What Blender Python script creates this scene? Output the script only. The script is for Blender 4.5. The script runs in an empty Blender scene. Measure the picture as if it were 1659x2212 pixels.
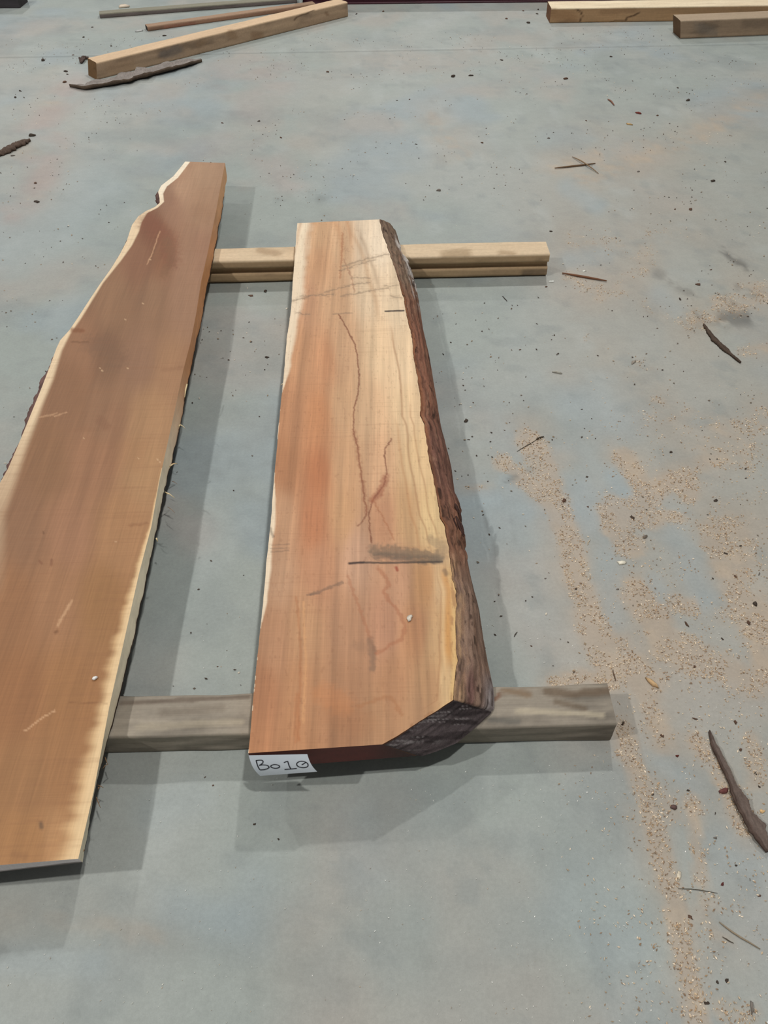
import bpy, math, random
import numpy as np

# ------------------------------------------------------------------ camera, world, lamps, exposure
scene = bpy.context.scene
col = scene.collection
W, HH, F = 1659, 2212, 1725.0
PITCH, ROLL, CAMH = math.radians(46.0), math.radians(1.0), 1.5
_fw = np.array([0, math.cos(PITCH), -math.sin(PITCH)])
_r0 = np.array([1.0, 0, 0]); _u0 = np.cross(_r0, _fw)
_rt = math.cos(ROLL)*_r0 - math.sin(ROLL)*_u0
_up = math.cos(ROLL)*_u0 + math.sin(ROLL)*_r0
CAM = np.array([0, 0, CAMH])
cd = bpy.data.cameras.new('camera'); cam = bpy.data.objects.new('camera', cd); col.objects.link(cam)
cd.sensor_fit = 'VERTICAL'; cd.sensor_height = 36.0; cd.lens = F/HH*36.0
cd.clip_start = 0.02; cd.clip_end = 100
from mathutils import Matrix, Vector
_m = Matrix(((_rt[0], _up[0], -_fw[0], CAM[0]), (_rt[1], _up[1], -_fw[1], CAM[1]),
             (_rt[2], _up[2], -_fw[2], CAM[2]), (0, 0, 0, 1)))
cam.matrix_world = _m
scene.camera = cam

world = bpy.data.worlds.new('workshop_ambience'); scene.world = world
world.use_nodes = True
bg = world.node_tree.nodes['Background']
bg.inputs[0].default_value = (0.95, 0.98, 1.0, 1); bg.inputs[1].default_value = 0.16

# high-bay lamps in a regular grid under the workshop roof
LAMP_Z = 6.0
LAMP_P = 520.0
for lx, ly, k in ((-4.6, -.6, 1.45), (1.1, .2, 1.0), (-4.6, 6.1, .6), (1.1, 6.1, 1.1), (-4.6, 11.9, 1.0), (1.1, 11.9, 1.0)):
    ld = bpy.data.lights.new('high_bay_lamp', 'SPOT')
    ld.energy = LAMP_P*k; ld.shadow_soft_size = 0.11; ld.color = (1.0, 0.992, 0.972)
    ld.spot_size = math.radians(128); ld.spot_blend = 0.35
    lo = bpy.data.objects.new('high_bay_lamp', ld); lo.location = (lx, ly, LAMP_Z); col.objects.link(lo)

vs = scene.view_settings
vs.view_transform = 'Standard'; vs.look = 'None'; vs.exposure = 0.0; vs.gamma = 1.0
vs.use_curve_mapping = False

# ------------------------------------------------------------------ helpers
def hit(u, v, z=0.0, dz=0.0):
    """pixel -> point on the plane z = z + dz*y (floor, slab face, timber face)"""
    d = _fw*F + _rt*(u - W/2) - _up*(v - HH/2)
    t = (z - CAM[2])/(d[2] - dz*d[1])
    return CAM + t*d
def proj(P):
    q = P - CAM; w = q @ _fw
    w = np.where(w < 1e-3, 1e-3, w)
    return W/2 + F*(q @ _rt)/w, HH/2 - F*(q @ _up)/w
def lin(c):
    c = np.asarray(c, float)/255.0
    return np.where(c <= 0.04045, c/12.92, ((c + 0.055)/1.055)**2.4)
def sst(a, b, x):
    t = np.clip((x - a)/(b - a), 0, 1); return t*t*(3 - 2*t)
def vnoise(x, y, seed=0):
    xi = np.floor(x).astype(np.int64); yi = np.floor(y).astype(np.int64)
    fx = x - xi; fy = y - yi
    fx = fx*fx*(3 - 2*fx); fy = fy*fy*(3 - 2*fy)
    def h(a, b):
        n = (a*374761393 + b*668265263 + seed*982451653) & 0xffffffff
        n = ((n ^ (n >> 13))*1274126177) & 0xffffffff
        n = ((n ^ (n >> 16))*2246822519) & 0xffffffff
        return ((n ^ (n >> 15)) & 0xffff)/65535.0
    return (h(xi, yi)*(1 - fx) + h(xi + 1, yi)*fx)*(1 - fy) + (h(xi, yi + 1)*(1 - fx) + h(xi + 1, yi + 1)*fx)*fy
def fbm(x, y, seed=0, oct=4):
    s = 0; a = 0.5; t = 0
    for i in range(oct):
        s = s + a*vnoise(x*2**i, y*2**i, seed + i*17); t += a; a *= 0.5
    return s/t
def seg_dist(u, v, pts):
    d = np.full(np.shape(u), 1e9)
    for (ax, ay), (bx, by) in zip(pts[:-1], pts[1:]):
        dx, dy = bx - ax, by - ay; L = dx*dx + dy*dy + 1e-9
        t = np.clip(((u - ax)*dx + (v - ay)*dy)/L, 0, 1)
        d = np.minimum(d, np.hypot(u - ax - t*dx, v - ay - t*dy))
    return d
def mix(c, k, m):
    m = np.clip(m, 0, 1)[..., None]; return c*(1 - m) + lin(k)*m
def idw(u, v, ctrl, sv=0.45, p=2.0):
    num = 0; den = 0
    for (cu, cv, c) in ctrl:
        w = 1.0/((((u - cu))**2 + ((v - cv)*sv)**2) + 150.0)**p
        num = num + w[..., None]*lin(c); den = den + w
    return num/den[..., None]

def mesh(name, V, faces, mat, parent=None, loc=(0, 0, 0), C=None, smooth=False):
    """V (n,3) world coordinates; faces = list of (k,m) int arrays of k-gons"""
    V = np.asarray(V, float) - np.asarray(loc, float)
    me = bpy.data.meshes.new(name)
    me.vertices.add(len(V)); me.vertices.foreach_set('co', V.astype(np.float32).ravel())
    if not isinstance(faces, list): faces = [faces]
    idx = np.concatenate([np.asarray(f, np.int32).ravel() for f in faces])
    tot = np.concatenate([np.full(len(f), np.asarray(f).shape[1], np.int32) for f in faces])
    st = np.concatenate([[0], np.cumsum(tot)[:-1]]).astype(np.int32)
    me.loops.add(len(idx)); me.loops.foreach_set('vertex_index', idx)
    me.polygons.add(len(tot)); me.polygons.foreach_set('loop_start', st)
    me.update(calc_edges=True)
    if smooth: me.polygons.foreach_set('use_smooth', np.ones(len(tot), bool))
    if C is not None:
        C = np.asarray(C, float)
        if C.ndim == 1: C = np.tile(C, (len(V), 1))
        ca = me.color_attributes.new('Col', 'FLOAT_COLOR', 'POINT')
        ca.data.foreach_set('color', np.hstack([C, np.ones((len(C), 1))]).astype(np.float32).ravel())
    me.materials.append(mat)
    o = bpy.data.objects.new(name, me); col.objects.link(o)
    if parent is None: o.location = loc
    else: o.parent = parent
    return o
def tag(o, label=None, cat=None, group=None, kind=None):
    if label: o['label'] = label
    if cat: o['category'] = cat
    if group: o['group'] = group
    if kind: o['kind'] = kind
    return o
def thing(name, loc, label, cat, group=None):
    o = bpy.data.objects.new(name, None); o.empty_display_size = 0.05; o.location = loc; col.objects.link(o)
    return tag(o, label, cat, group)
def grid_faces(n, m, off=0, flip=False):
    i, j = np.meshgrid(np.arange(n - 1), np.arange(m - 1), indexing='ij')
    a = (i*m + j).ravel() + off
    q = np.stack([a, a + 1, a + m + 1, a + m], 1)
    return q[:, ::-1] if flip else q

# ------------------------------------------------------------------ materials
def material(name, rough=0.6, grain=None, bump=0.0, spec=0.4, speck=0.0, amp=0.12):
    """colour from the surface's own colour layer, with fine grain: list of (scale xyz, amount)"""
    m = bpy.data.materials.new(name); m.use_nodes = True
    nt = m.node_tree; n = nt.nodes; l = nt.links
    b = n['Principled BSDF']; b.inputs['Roughness'].default_value = rough
    b.inputs['Specular IOR Level'].default_value = spec
    at = n.new('ShaderNodeAttribute'); at.attribute_name = 'Col'
    cur = at.outputs['Color']; tc = n.new('ShaderNodeTexCoord'); hsum = None
    for sc, am in (grain or []):
        mp = n.new('ShaderNodeMapping'); mp.inputs['Scale'].default_value = sc
        l.new(tc.outputs['Object'], mp.inputs['Vector'])
        nz = n.new('ShaderNodeTexNoise'); nz.inputs['Scale'].default_value = 1.0
        nz.inputs['Detail'].default_value = 4.0; nz.inputs['Roughness'].default_value = 0.6
        l.new(mp.outputs[0], nz.inputs['Vector'])
        mr = n.new('ShaderNodeMapRange'); mr.inputs['From Min'].default_value = 0.25; mr.inputs['From Max'].default_value = 0.75
        mr.inputs['To Min'].default_value = 1 - am; mr.inputs['To Max'].default_value = 1 + am
        l.new(nz.outputs['Fac'], mr.inputs['Value'])
        mx = n.new('ShaderNodeVectorMath'); mx.operation = 'SCALE'
        l.new(cur, mx.inputs[0]); l.new(mr.outputs[0], mx.inputs['Scale']); cur = mx.outputs[0]
        if hsum is None: hsum = nz.outputs['Fac']
        else:
            ad = n.new('ShaderNodeMath'); ad.operation = 'ADD'; l.new(hsum, ad.inputs[0]); l.new(nz.outputs['Fac'], ad.inputs[1]); hsum = ad.outputs[0]
    l.new(cur, b.inputs['Base Color'])
    if bump and hsum is not None:
        bp = n.new('ShaderNodeBump'); bp.inputs['Strength'].default_value = bump; bp.inputs['Distance'].default_value = 0.002
        l.new(hsum, bp.inputs['Height']); l.new(bp.outputs[0], b.inputs['Normal'])
    return m
M_slab = material('sawn_slab_wood', 0.55, [((260, 7, 60), 0.10), ((14, 420, 60), 0.05)], 0.12, 0.35)
M_bark = material('rough_bark', 0.85, [((160, 30, 160), 0.22), ((400, 300, 400), 0.15)], 0.6, 0.2)
M_timber = material('sawn_timber', 0.75, [((9, 260, 260), 0.10), ((90, 90, 90), 0.08)], 0.2, 0.25)
M_floor = material('power_floated_concrete', 0.55, [((5, 5, 5), 0.05), ((30, 30, 30), 0.05), ((130, 130, 130), 0.07), ((420, 420, 420), 0.06)], 0.04, 0.35)
M_dust = material('sawdust_flakes', 0.9, None, 0, 0.1)
M_chip = material('chip_wood', 0.8, [((200, 900, 200), 0.2)], 0.3, 0.2)
M_paper = material('white_paper', 0.8, [((60, 60, 60), 0.02)], 0.02, 0.2)
M_ink = material('black_marker', 0.5, None, 0, 0.3)
M_steel = material('maroon_painted_steel', 0.45, [((5, 5, 5), 0.1), ((80, 80, 80), 0.1)], 0.1, 0.4)

# ------------------------------------------------------------------ the concrete floor
def steps(*parts):
    out = []
    for a, b, s in parts: out += list(np.arange(a, b - 1e-6, s))
    return np.array(out + [parts[-1][1]])
JY = 5.231
gx = steps((-9, -3.4, .4), (-3.4, -1.0, .04), (-1.0, -0.1, .022), (-0.1, 1.7, .011), (1.7, 3.4, .04), (3.4, 9, .4))
gy = steps((-4, 0.2, .35), (0.2, 2.7, .011), (2.7, 3.6, .02), (3.6, JY - .0045, .035))
gy = np.concatenate([gy, [JY - .0022, JY + .0022, JY + .0045], steps((JY + .04, 6.6, .04), (6.6, 14, .4))])
X, Y = np.meshgrid(gx, gy, indexing='ij'); X = X.ravel(); Y = Y.ravel()
Z = np.where(np.abs(Y - JY) < .003, -.004, 0.0)
FP = np.stack([X, Y, Z], 1)

DUST = [  # (pixels on the floor), radius, amount
 ([(1140,950),(1175,1000),(1190,1060),(1225,1150),(1250,1260),(1285,1380),(1320,1470)], 26, .95),
 ([(1085,1000),(1130,1035),(1180,1080)], 20, .8), ([(1010,1055),(1060,1050)], 10, .6),
 ([(1345,985),(1370,1030),(1395,1075),(1440,1045),(1480,1030),(1490,1070)], 20, 1.0),
 ([(1395,1080),(1350,1110),(1320,1110),(1340,1160)], 34, 1.0), ([(1380,1120),(1460,1120)], 22, .9),
 ([(1330,1150),(1370,1180)], 26, .9), ([(1560,1170),(1600,1260),(1645,1350)], 62, .8),
 ([(1640,1330),(1655,1450)], 30, 1.0), ([(1420,880),(1540,930),(1659,910)], 34, .5), ([(1530,990),(1600,985)], 40, .6),
 ([(1370,1280),(1410,1330),(1440,1390),(1500,1420)], 34, 1.0), ([(1440,1300),(1490,1310)], 22, .9),
 ([(1290,1370),(1350,1430),(1400,1480)], 40, .8), ([(1520,1420),(1590,1450)], 34, .7),
 ([(1195,1476),(1260,1460),(1305,1468)], 15, 1.0), ([(1345,1570),(1360,1610)], 22, .9),
 ([(1390,1490),(1420,1550),(1440,1620)], 34, .75), ([(1500,1600),(1540,1650),(1580,1720),(1610,1790)], 22, .85),
 ([(1350,1610),(1380,1690),(1415,1790),(1440,1890),(1458,1960)], 22, .9), ([(1490,1700),(1502,1800),(1515,1900)], 17, .8),
 ([(1458,1960),(1472,2050),(1492,2130),(1512,2230)], 24, 1.05), ([(1520,1960),(1570,2030)], 36, .55),
 ([(1625,1590),(1630,1690)], 24, .7), ([(1590,1440),(1640,1500)], 30, .6), ([(1500,2160),(1620,2190)], 30, .5), ([(1410,1700),(1450,1760)], 30, .6),
 ([(930,262),(960,300),(1005,335)], 22, .5), ([(1640,215),(1560,265),(1450,318),(1340,358),(1250,385)], 24, .55),
 ([(1200,365),(1290,340)], 18, .6), ([(1300,300),(1380,320)], 26, .4), ([(1230,520),(1350,525),(1480,495)], 26, .4),
 ([(1400,530),(1380,600),(1340,620)], 26, .45), ([(1510,690),(1560,670),(1640,640)], 38, .6), ([(1230,600),(1300,635)], 22, .5),
 ([(1600,757),(1659,752)], 14, .6), ([(1240,720),(1260,730)], 14, .5), ([(1300,780),(1400,800)], 26, .35), ([(1400,660),(1470,690)], 16, .5),
 ([(130,195),(80,285),(40,330)], 26, .4), ([(60,335),(120,310)], 34, .35), ([(20,450),(80,425),(100,380)], 24, .4),
 ([(0,1990),(120,1995),(340,2015)], 30, .35), ([(690,2070),(740,2180)], 60, .25), ([(560,620),(640,700)], 26, .2), ([(640,260),(720,180)], 40, .2),
]
CLEAN = [
 ([(1000,1085),(1075,1068)], 16, .8), ([(1095,1045),(1140,1105)], 20, .9), ([(1325,1030),(1355,1062)], 16, .8), ([(1250,1060),(1280,1130)], 22, .6),
 ([(1225,405),(1290,445)], 17, .8), ([(1310,1190),(1330,1330)], 28, .6), ([(1460,1160),(1520,1290)], 26, .7), ([(1410,1250),(1430,1290)], 16, .7),
 ([(530,1110),(560,1180)], 24, .5), ([(380,1960),(500,1990)], 40, .6), ([(0,520),(150,470),(220,400)], 60, .55), ([(1250,1950),(1330,2010)], 70, .45),
 ([(0,2070),(200,2080)], 30, .5), ([(330,1750),(420,1720)], 40, .4), ([(1430,1640),(1500,1700)], 20, .5), ([(1420,640),(1460,670)], 20, .6), ([(1250,880),(1350,900)], 40, .5),
 ([(1230,560),(1310,550)], 16, .6), ([(1180,300),(1260,300)], 20, .4), ([(800,1900),(760,1760)], 40, .3),
]
STAIN = [
 ([(1560,540),(1585,560),(1612,580)], 7, .8), ([(1565,690),(1612,688)], 16, .75), ([(1420,590),(1500,640)], 9, .4), ([(1595,620),(1645,640)], 8, .5),
 ([(1560,640),(1580,660)], 10, .5), ([(1500,680),(1515,690)], 9, .4), ([(700,425),(690,430)], 9, .35), 
 ([(600,1760),(640,1780)], 30, .12), ([(1350,2090),(1440,2080)], 8, .2), ([(560,2120),(720,2100)], 60, .12), ([(920,2080),(860,1990)], 20, .14),
 ([(0,2055),(40,2060)], 14, .3), ([(500,2100),(502,2104)], 5, .5), ([(300,980),(470,1000)], 40, .12), ([(1150,1010),(1130,1020),(1095,1040)], 5, .5),
 ([(1040,1090),(1065,1180),(1090,1310)], 3, .45), ([(1100,1110),(1150,1300)], 3, .25), ([(1500,690),(1600,700)], 20, .25),
]
def layer(u, v, strokes, soft=0.9):
    out = np.zeros(len(u))
    for pts, r, a in strokes:
        xs = [p[0] for p in pts]; ys = [p[1] for p in pts]; e = r*2.2
        k = np.where((u > min(xs) - e) & (u < max(xs) + e) & (v > min(ys) - e) & (v < max(ys) + e))[0]
        if len(k) == 0: continue
        d = seg_dist(u[k], v[k], pts)/r
        out[k] = np.maximum(out[k], a*(1 - sst(0.2, 2.0, d)))
    return out
def dust_at(P):
    u, v = proj(P); x, y = P[:, 0], P[:, 1]
    front = (P @ _fw - CAM @ _fw) > 0.1
    d = np.where(front, layer(u, v, DUST), 0); c = np.where(front, layer(u, v, CLEAN), 0)
    off = ~front | (u < -40) | (u > W + 40) | (v > HH + 40) | (v < -40)
    gen = sst(.5, .75, fbm(x*1.7, y*1.7, 5)) * sst(0.2, 0.9, x) * 0.7
    d = np.where(off, gen, d)
    n = .55*fbm(x*11, y*11, 31, 5) + .45*fbm(x*38, y*38, 32, 4)
    dd = sst(.30, .70, d*(1 - .75*c) + 1.5*(n - .5))*np.clip(d*1.3, 0, 1)
    return dd, c, u, v, front
dd, cc, u, v, front = dust_at(FP)
film = np.where(front, layer(u, v, [(p, r_*1.9, a_) for p, r_, a_ in DUST]), 0)*sst(.25, .65, fbm(X*7, Y*7, 101))*(1 - .7*cc)
n1 = fbm(X*1.3, Y*1.3, 3); n2 = fbm(X*4.5, Y*4.5, 9); n3 = fbm(X*22, Y*22, 12)
fc = np.tile(lin((153, 159, 153)), (len(X), 1))
fc = mix(fc, (162, 164, 158), sst(.42, .68, n1)*.8)
fc = mix(fc, (147, 157, 159), sst(.50, .72, fbm(X*2.1 + 7, Y*2.1, 41))*.75)
fc = mix(fc, (163, 156, 147), sst(.52, .78, fbm(X*2.6, Y*2.2 + 3, 57))*.65)
fc = mix(fc, (136, 143, 141), sst(.5, .8, n2)*.5)
fc = mix(fc, (163, 157, 146), sst(.45, .9, X + .5*(n1 - .5))*sst(.6, 1.1, X + Y*.5)*sst(5.0, 3.0, Y)*(.25 + .5*n2))
fc = mix(fc, (176, 181, 177), sst(.56, .85, fbm(X*9, Y*5, 77))*.3)
fc = mix(fc, (132, 138, 136), sst(.6, .75, fbm(X*14, Y*14, 78, 5))*.35)
fc = mix(fc, (150, 162, 165), cc*.65)
fc = mix(fc, (172, 157, 139), film*.6)
fc = mix(fc, (172, 155, 136), dd*.6)
fc = mix(fc, (190, 170, 145), dd*sst(.5, .75, n3)*.35)
st = np.where(front, layer(u, v, STAIN), 0)
fc = mix(fc, (84, 82, 78), st*sst(.42, .62, fbm(X*34, Y*20, 91, 5) + st*.1)*.8)
PINK = [([(165,190),(130,215),(90,270),(60,300)], 26, .8), ([(60,330),(130,310)], 26, .7), ([(20,460),(70,420),(100,375),(110,345)], 26, .8), ([(500,175),(600,165),(540,225)], 40, .5), ([(560,330),(620,385)], 30, .5), ([(430,330),(560,300)], 26, .3), ([(330,1080),(420,1150)], 40, .4)]
fc = mix(fc, (166, 150, 143), np.where(front, layer(u, v, PINK), 0)*sst(.25, .6, fbm(X*6, Y*6, 195, 5))*.8)
fc = np.where((np.abs(Y - JY) < .003)[:, None], lin((120, 124, 122)), fc)
floor = mesh('floor', FP, grid_faces(len(gx), len(gy), flip=True), M_floor, C=fc)
tag(floor, 'grey power-floated concrete workshop floor with a straight joint and sawdust patches', kind='structure')

# ------------------------------------------------------------------ slabs of sawn wood
ZB0, DZ = 0.0659, 0.011            # underside of the slabs: lies on both bearers
def curve(px, z):
    return np.array([hit(a, b, z, DZ) for a, b in px])
def along(P, t):
    """resample a polyline by its y so that rows march evenly along the slab"""
    y = P[:, 1]; s = np.linspace(y[0], y[-1], 2)
    yy = y[0] + (y[-1] - y[0])*t
    o = np.argsort(y, kind='stable')
    return np.stack([np.interp(yy, y[o], P[o, 0]), yy, np.interp(yy, y[o], P[o, 2])], 1)

def slab(name, Lt, Rt, Lb, Rb, n, m, loc, label, cat, colour, mat, side_cols, end_col):
    """Lt.. are (n,3) edge curves of the top and bottom face, front to back"""
    root = thing(name, loc, label, cat)
    s = np.linspace(0, 1, m)
    top = Lt[:, None, :]*(1 - s)[None, :, None] + Rt[:, None, :]*s[None, :, None]
    V = [top.reshape(-1, 3)]; Fs = [grid_faces(n, m, 0, True)]
    CC = [colour(V[0])]; off = n*m
    def strip(A, B, k, c, flip):
        nonlocal off
        q = np.linspace(0, 1, k)
        g = A[:, None, :]*(1 - q)[None, :, None] + B[:, None, :]*q[None, :, None]
        V.append(g.reshape(-1, 3)); Fs.append(grid_faces(len(A), k, off, flip)); off += len(A)*k
        CC.append(c(g.reshape(-1, 3)))
    strip(Lt, Lb, 6, side_cols[0], False); strip(Rt, Rb, 6, side_cols[1], True)
    ft = top[0]; fb = Lb[0][None]*(1 - s)[:, None] + Rb[0][None]*s[:, None]
    bt = top[-1]; bb = Lb[-1][None]*(1 - s)[:, None] + Rb[-1][None]*s[:, None]
    strip(ft, fb, 9, end_col, True); strip(bt, bb, 5, end_col, False)
    strip(Lb, Rb, 2, end_col, False)
    o = mesh('slab_body', np.vstack(V), Fs, mat, root, loc, np.vstack(CC))
    return root, top

# ---- the labelled slab
T1 = 0.061
mL = [(536.5,1627),(547,1505),(560,1375),(568.5,1299),(575.5,1211),(584,1140),(590.6,1049),(597,978),(607,862),(612,822),(620,726),(627,681),(630,655),(632,615),(638,540),(642,482)]
mR = [(825,1608),(858,1590),(893,1568),(925,1547),(958,1526),(980,1512),(982,1481),(987,1427),(984,1397),(984,1353),(985,1278),(976,1245),(970,1188),(961,1141),(949.6,1114),(940.6,1054),(927,994),(917,920),(908,899),(908,860),(900.6,810),(893,763),(888,721),(878,683),(873,649),(864.5,618),(855,586),(841,546),(828.5,510),(819,474)]
mRb = [(905,1633),(945,1620),(985,1604),(1015,1580),(1045,1552),(1067,1532),(1068,1517),(1066,1487),(1054,1433),(1043.6,1376),(1036,1323),(1021,1263),(1006,1203),(1001,1158),(994,1099),(982,1063),(975,1009),(963,964.5),(952.5,920),(943,866),(941.5,858),(933,801),(925,759),(915,721),(907,664),(899.7,630),(893,596),(883.5,569),(868,550),(861,520),(854,500)]
N1, MM1 = 900, 170
t = np.linspace(0, 1, N1)
Lt = along(curve(mL, ZB0 + T1), t); Rt = along(curve(mR, ZB0 + T1), t); Rb = along(curve(mRb, ZB0), t)
wob = (fbm(t*60, t*0, 4) - .5)*.004
Lt[:, 0] += wob*.6
Rt[:, 0] += (fbm(t*90, t*0 + 3, 6) - .5)*.005
Lb = Lt.copy(); Lb[:, 2] = ZB0 + DZ*Lb[:, 1]; Lb[:, 0] += .004
MAIN = [
 (650,500,(225,190,150)),(690,510,(213,165,118)),(690,560,(208,153,106)),(740,520,(217,172,127)),(790,500,(233,206,172)),(815,520,(236,212,180)),
 (660,650,(205,150,108)),(720,640,(212,163,118)),(800,620,(232,200,160)),(860,640,(235,205,165)),
 (650,760,(198,142,97)),(700,780,(205,144,97)),(740,740,(214,165,120)),(820,760,(232,194,148)),(880,780,(235,200,155)),
 (630,900,(190,132,88)),(690,900,(200,134,84)),(740,880,(214,165,118)),(800,880,(222,177,131)),(880,880,(232,194,145)),
 (620,1010,(185,125,80)),(690,1020,(190,118,70)),(740,1010,(212,160,112)),(820,1000,(215,165,120)),(900,1000,(230,190,135)),
 (610,1120,(208,155,112)),(680,1130,(193,123,77)),(740,1110,(208,155,105)),(830,1120,(197,139,97)),(880,1110,(215,165,110)),(930,1120,(228,190,130)),
 (600,1240,(205,155,115)),(690,1230,(200,140,98)),(770,1200,(208,158,122)),(860,1250,(203,148,108)),(920,1260,(196,140,85)),(955,1260,(217,176,126)),
 (590,1380,(195,140,98)),(660,1360,(200,147,101)),(750,1350,(190,137,97)),(830,1350,(198,140,102)),(900,1360,(190,131,84)),(945,1380,(205,160,108)),(972,1380,(217,165,100)),
 (570,1500,(185,124,80)),(650,1500,(198,139,91)),(740,1500,(185,131,89)),(850,1480,(190,134,89)),(930,1490,(195,144,95)),(970,1490,(217,176,121)),
 (550,1600,(192,129,82)),(640,1590,(198,137,88)),(740,1570,(175,121,79)),(820,1570,(185,134,90)),(900,1550,(190,140,95))]
def main_col(P):
    u, v = proj(P); x, y = P[:, 0], P[:, 1]
    c = idw(u, v, MAIN)
    # straight grain, broad and fine, running along the slab
    xx = x - (-0.28 + 0.01*y)
    g = fbm(xx*55 + 2*fbm(xx*3, y*1.2, 8), y*1.6, 21, 4); c = c*(0.74 + 0.52*g)[:, None]
    g2 = fbm(xx*150, y*5, 23, 3); c = c*(0.90 + 0.20*g2)[:, None]
    c = mix(c, (192, 122, 72), sst(.52, .78, fbm(xx*26, y*1.5, 61))*sst(110, 30, np.abs(u - 690 + (v - 1000)*.05))*sst(650, 800, v)*sst(1260, 1150, v)*.32)
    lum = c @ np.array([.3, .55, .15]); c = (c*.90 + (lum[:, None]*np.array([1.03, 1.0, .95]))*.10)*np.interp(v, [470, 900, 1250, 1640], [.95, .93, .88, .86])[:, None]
    # sapwood along the left edge
    eu = np.interp(v, [p[1] for p in mL][::-1], [p[0] for p in mL][::-1])
    w = np.interp(v, [470, 560, 640, 740, 800, 850, 1030, 1080, 1200, 1300, 1360, 1640], [34, 30, 26, 22, 12, 0, 0, 9, 12, 10, 0, 0])*(0.7 + .6*fbm(x*0, y*14, 33))
    c = mix(c, (240, 220, 190), sst(1.15, .55, (u - eu)/(w + .01))*.85)
    # sapwood bands on the right, with growth lines
    er = np.interp(v, [p[1] for p in mR][::-1], [p[0] for p in mR][::-1])
    for off_, wd, kc, am, v0, v1 in ((62, 6, (190, 150, 112), .5, 480, 700), (48, 5, (176, 150, 122), .6, 480, 640), (40, 2.2, (150, 98, 60), .5, 700, 1200), (22, 2, (150, 98, 60), .45, 860, 1180),
                                     (34, 2, (150, 98, 60), .4, 1230, 1540), (14, 10, (206, 146, 78), .7, 1215, 1440), (26, 4, (226, 190, 140), .5, 1230, 1500), (60, 3, (170, 112, 66), .35, 900, 1200)):
        q = er - off_ - 12*(fbm(y*6, y*0 + off_, 71) - .5)
        c = mix(c, kc, np.exp(-((u - q)/wd)**2)*am*sst(v0 - 10, v0 + 40, v)*sst(v1 + 10, v1 - 40, v))
    c = mix(c, (222, 182, 120), sst(14, 4, er - u)*sst(1200, 1260, v)*sst(1540, 1490, v)*.7)
    c = mix(c, (150, 100, 60), sst(16, 6, er - u)*sst(.55, .7, fbm(x*200, y*20, 83))*sst(1200, 1260, v)*.6)
    # rounded heart figure near the far end
    rr = np.hypot((u - 700)/62, (v - 540)/120)
    c = mix(c, (190, 132, 86), np.exp(-((rr - .62)/.10)**2)*.35*sst(600, 540, v)); c = mix(c, (186, 126, 82), np.exp(-((rr - .95)/.06)**2)*.35*sst(560, 500, v))
    def ln(pts, r, k, a, nz=3.0):
        nonlocal c
        d = seg_dist(u + nz*(fbm(x*120, y*120, 51) - .5)*2, v + nz*(fbm(x*120, y*120, 52) - .5)*2, pts)
        c = mix(c, k, sst(r*1.6, r*.4, d)*a)
    DK = (120, 66, 40)
    ln([(731,680),(740,692),(752,715),(766,742),(772,768),(776,810),(774,850),(765,880),(763,930),(773,968),(780,1020),(787,1078),(793,1108),(781,1128),(772,1136)], 1.5, DK, .8, 2.0)
    ln([(763,930),(773,968),(780,1020),(787,1078),(793,1108)], 4, (150, 92, 60), .4, 6)
    ln([(846,948),(831,970),(830,985),(833,1005),(835,1022),(828,1050),(812,1070),(802,1090),(797,1115),(799,1150),(803,1172)], 1.6, DK, .8, 2.5)
    ln([(833,1030),(822,1062),(806,1082)], 7, (150, 84, 56), .6, 6)
    ln([(806,1080),(830,1120),(850,1165)], 2, (160, 98, 60), .5, 4)
    ln([(740,505),(738,550),(734,600)], 2, (165, 110, 72), .6, 3); ln([(742,560),(760,600),(765,630)], 1.6, (150, 100, 70), .5, 3)
    # grey blade marks and stains
    GY = (92, 80, 68)
    for a in ([(740,575),(790,560),(842,548)], [(735,585),(770,572),(810,562)], [(700,632),(760,615),(800,610)], [(648,640),(720,636)], [(735,640),(800,628),(840,622)], [(760,600),(800,600)], [(830,618),(862,616)], [(632,650),(670,640)], [(845,640),(868,644)], [(640,676),(668,679)]):
        ln(a, 1.2, GY, .42, 3); ln(a, 4, (165, 136, 106), .2, 6)
    ln([(832,672.5),(872,671)], 1.7, (60, 48, 40), .95, .6); ln([(720,678),(760,676)], 1.5, GY, .35, 2)
    ln([(808,1190),(830,1192),(880,1195),(945,1203)], 12, (112, 95, 76), .7, 12); ln([(815,1200),(900,1208),(950,1208)], 8, (88, 76, 64), .55, 5)
    ln([(754,1217),(785,1215)], 2.4, (52, 36, 30), .95, .8); ln([(785,1215),(850,1216),(955,1213)], 2.2, (64, 50, 40), .85, 1)
    ln([(672,1283),(700,1274),(722,1266),(740,1259)], 3, (118, 94, 76), .6, 4); ln([(664,1285),(690,1282)], 2, (110, 88, 72), .5, 2)
    ln([(584,1140),(590,1160)], 3, GY, .5, 3)
    for yy in (1178, 1186, 1192): ln([(585, yy), (625, yy - 2)], 1.2, GY, .35, 2)
    ln([(960,1232),(964,1240)], 5, (110, 90, 70), .6, 2)
    ln([(856,1226),(858,1232)], 3, (150, 58, 30), .8, 1)
    ln([(930,1165),(960,1180),(950,1200)], 9, (140, 118, 92), .45, 8)
    # swirling figure in the wide part
    FG = (166, 104, 70)
    ln([(752,1245),(768,1290),(790,1350),(806,1400),(812,1412)], 3, FG, .45, 5)
    ln([(812,1412),(840,1396),(868,1380),(877,1352),(856,1316),(836,1292),(830,1278),(840,1262),(830,1240),(815,1228)], 4, FG, .55, 5)
    ln([(800,1385),(806,1420),(804,1445)], 7, (130, 100, 78), .65, 6); ln([(770,1395),(800,1400)], 10, (150, 112, 84), .4, 8)
    ln([(775,1525),(830,1505),(850,1512),(868,1545)], 4, (165, 110, 70), .5, 6)
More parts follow.
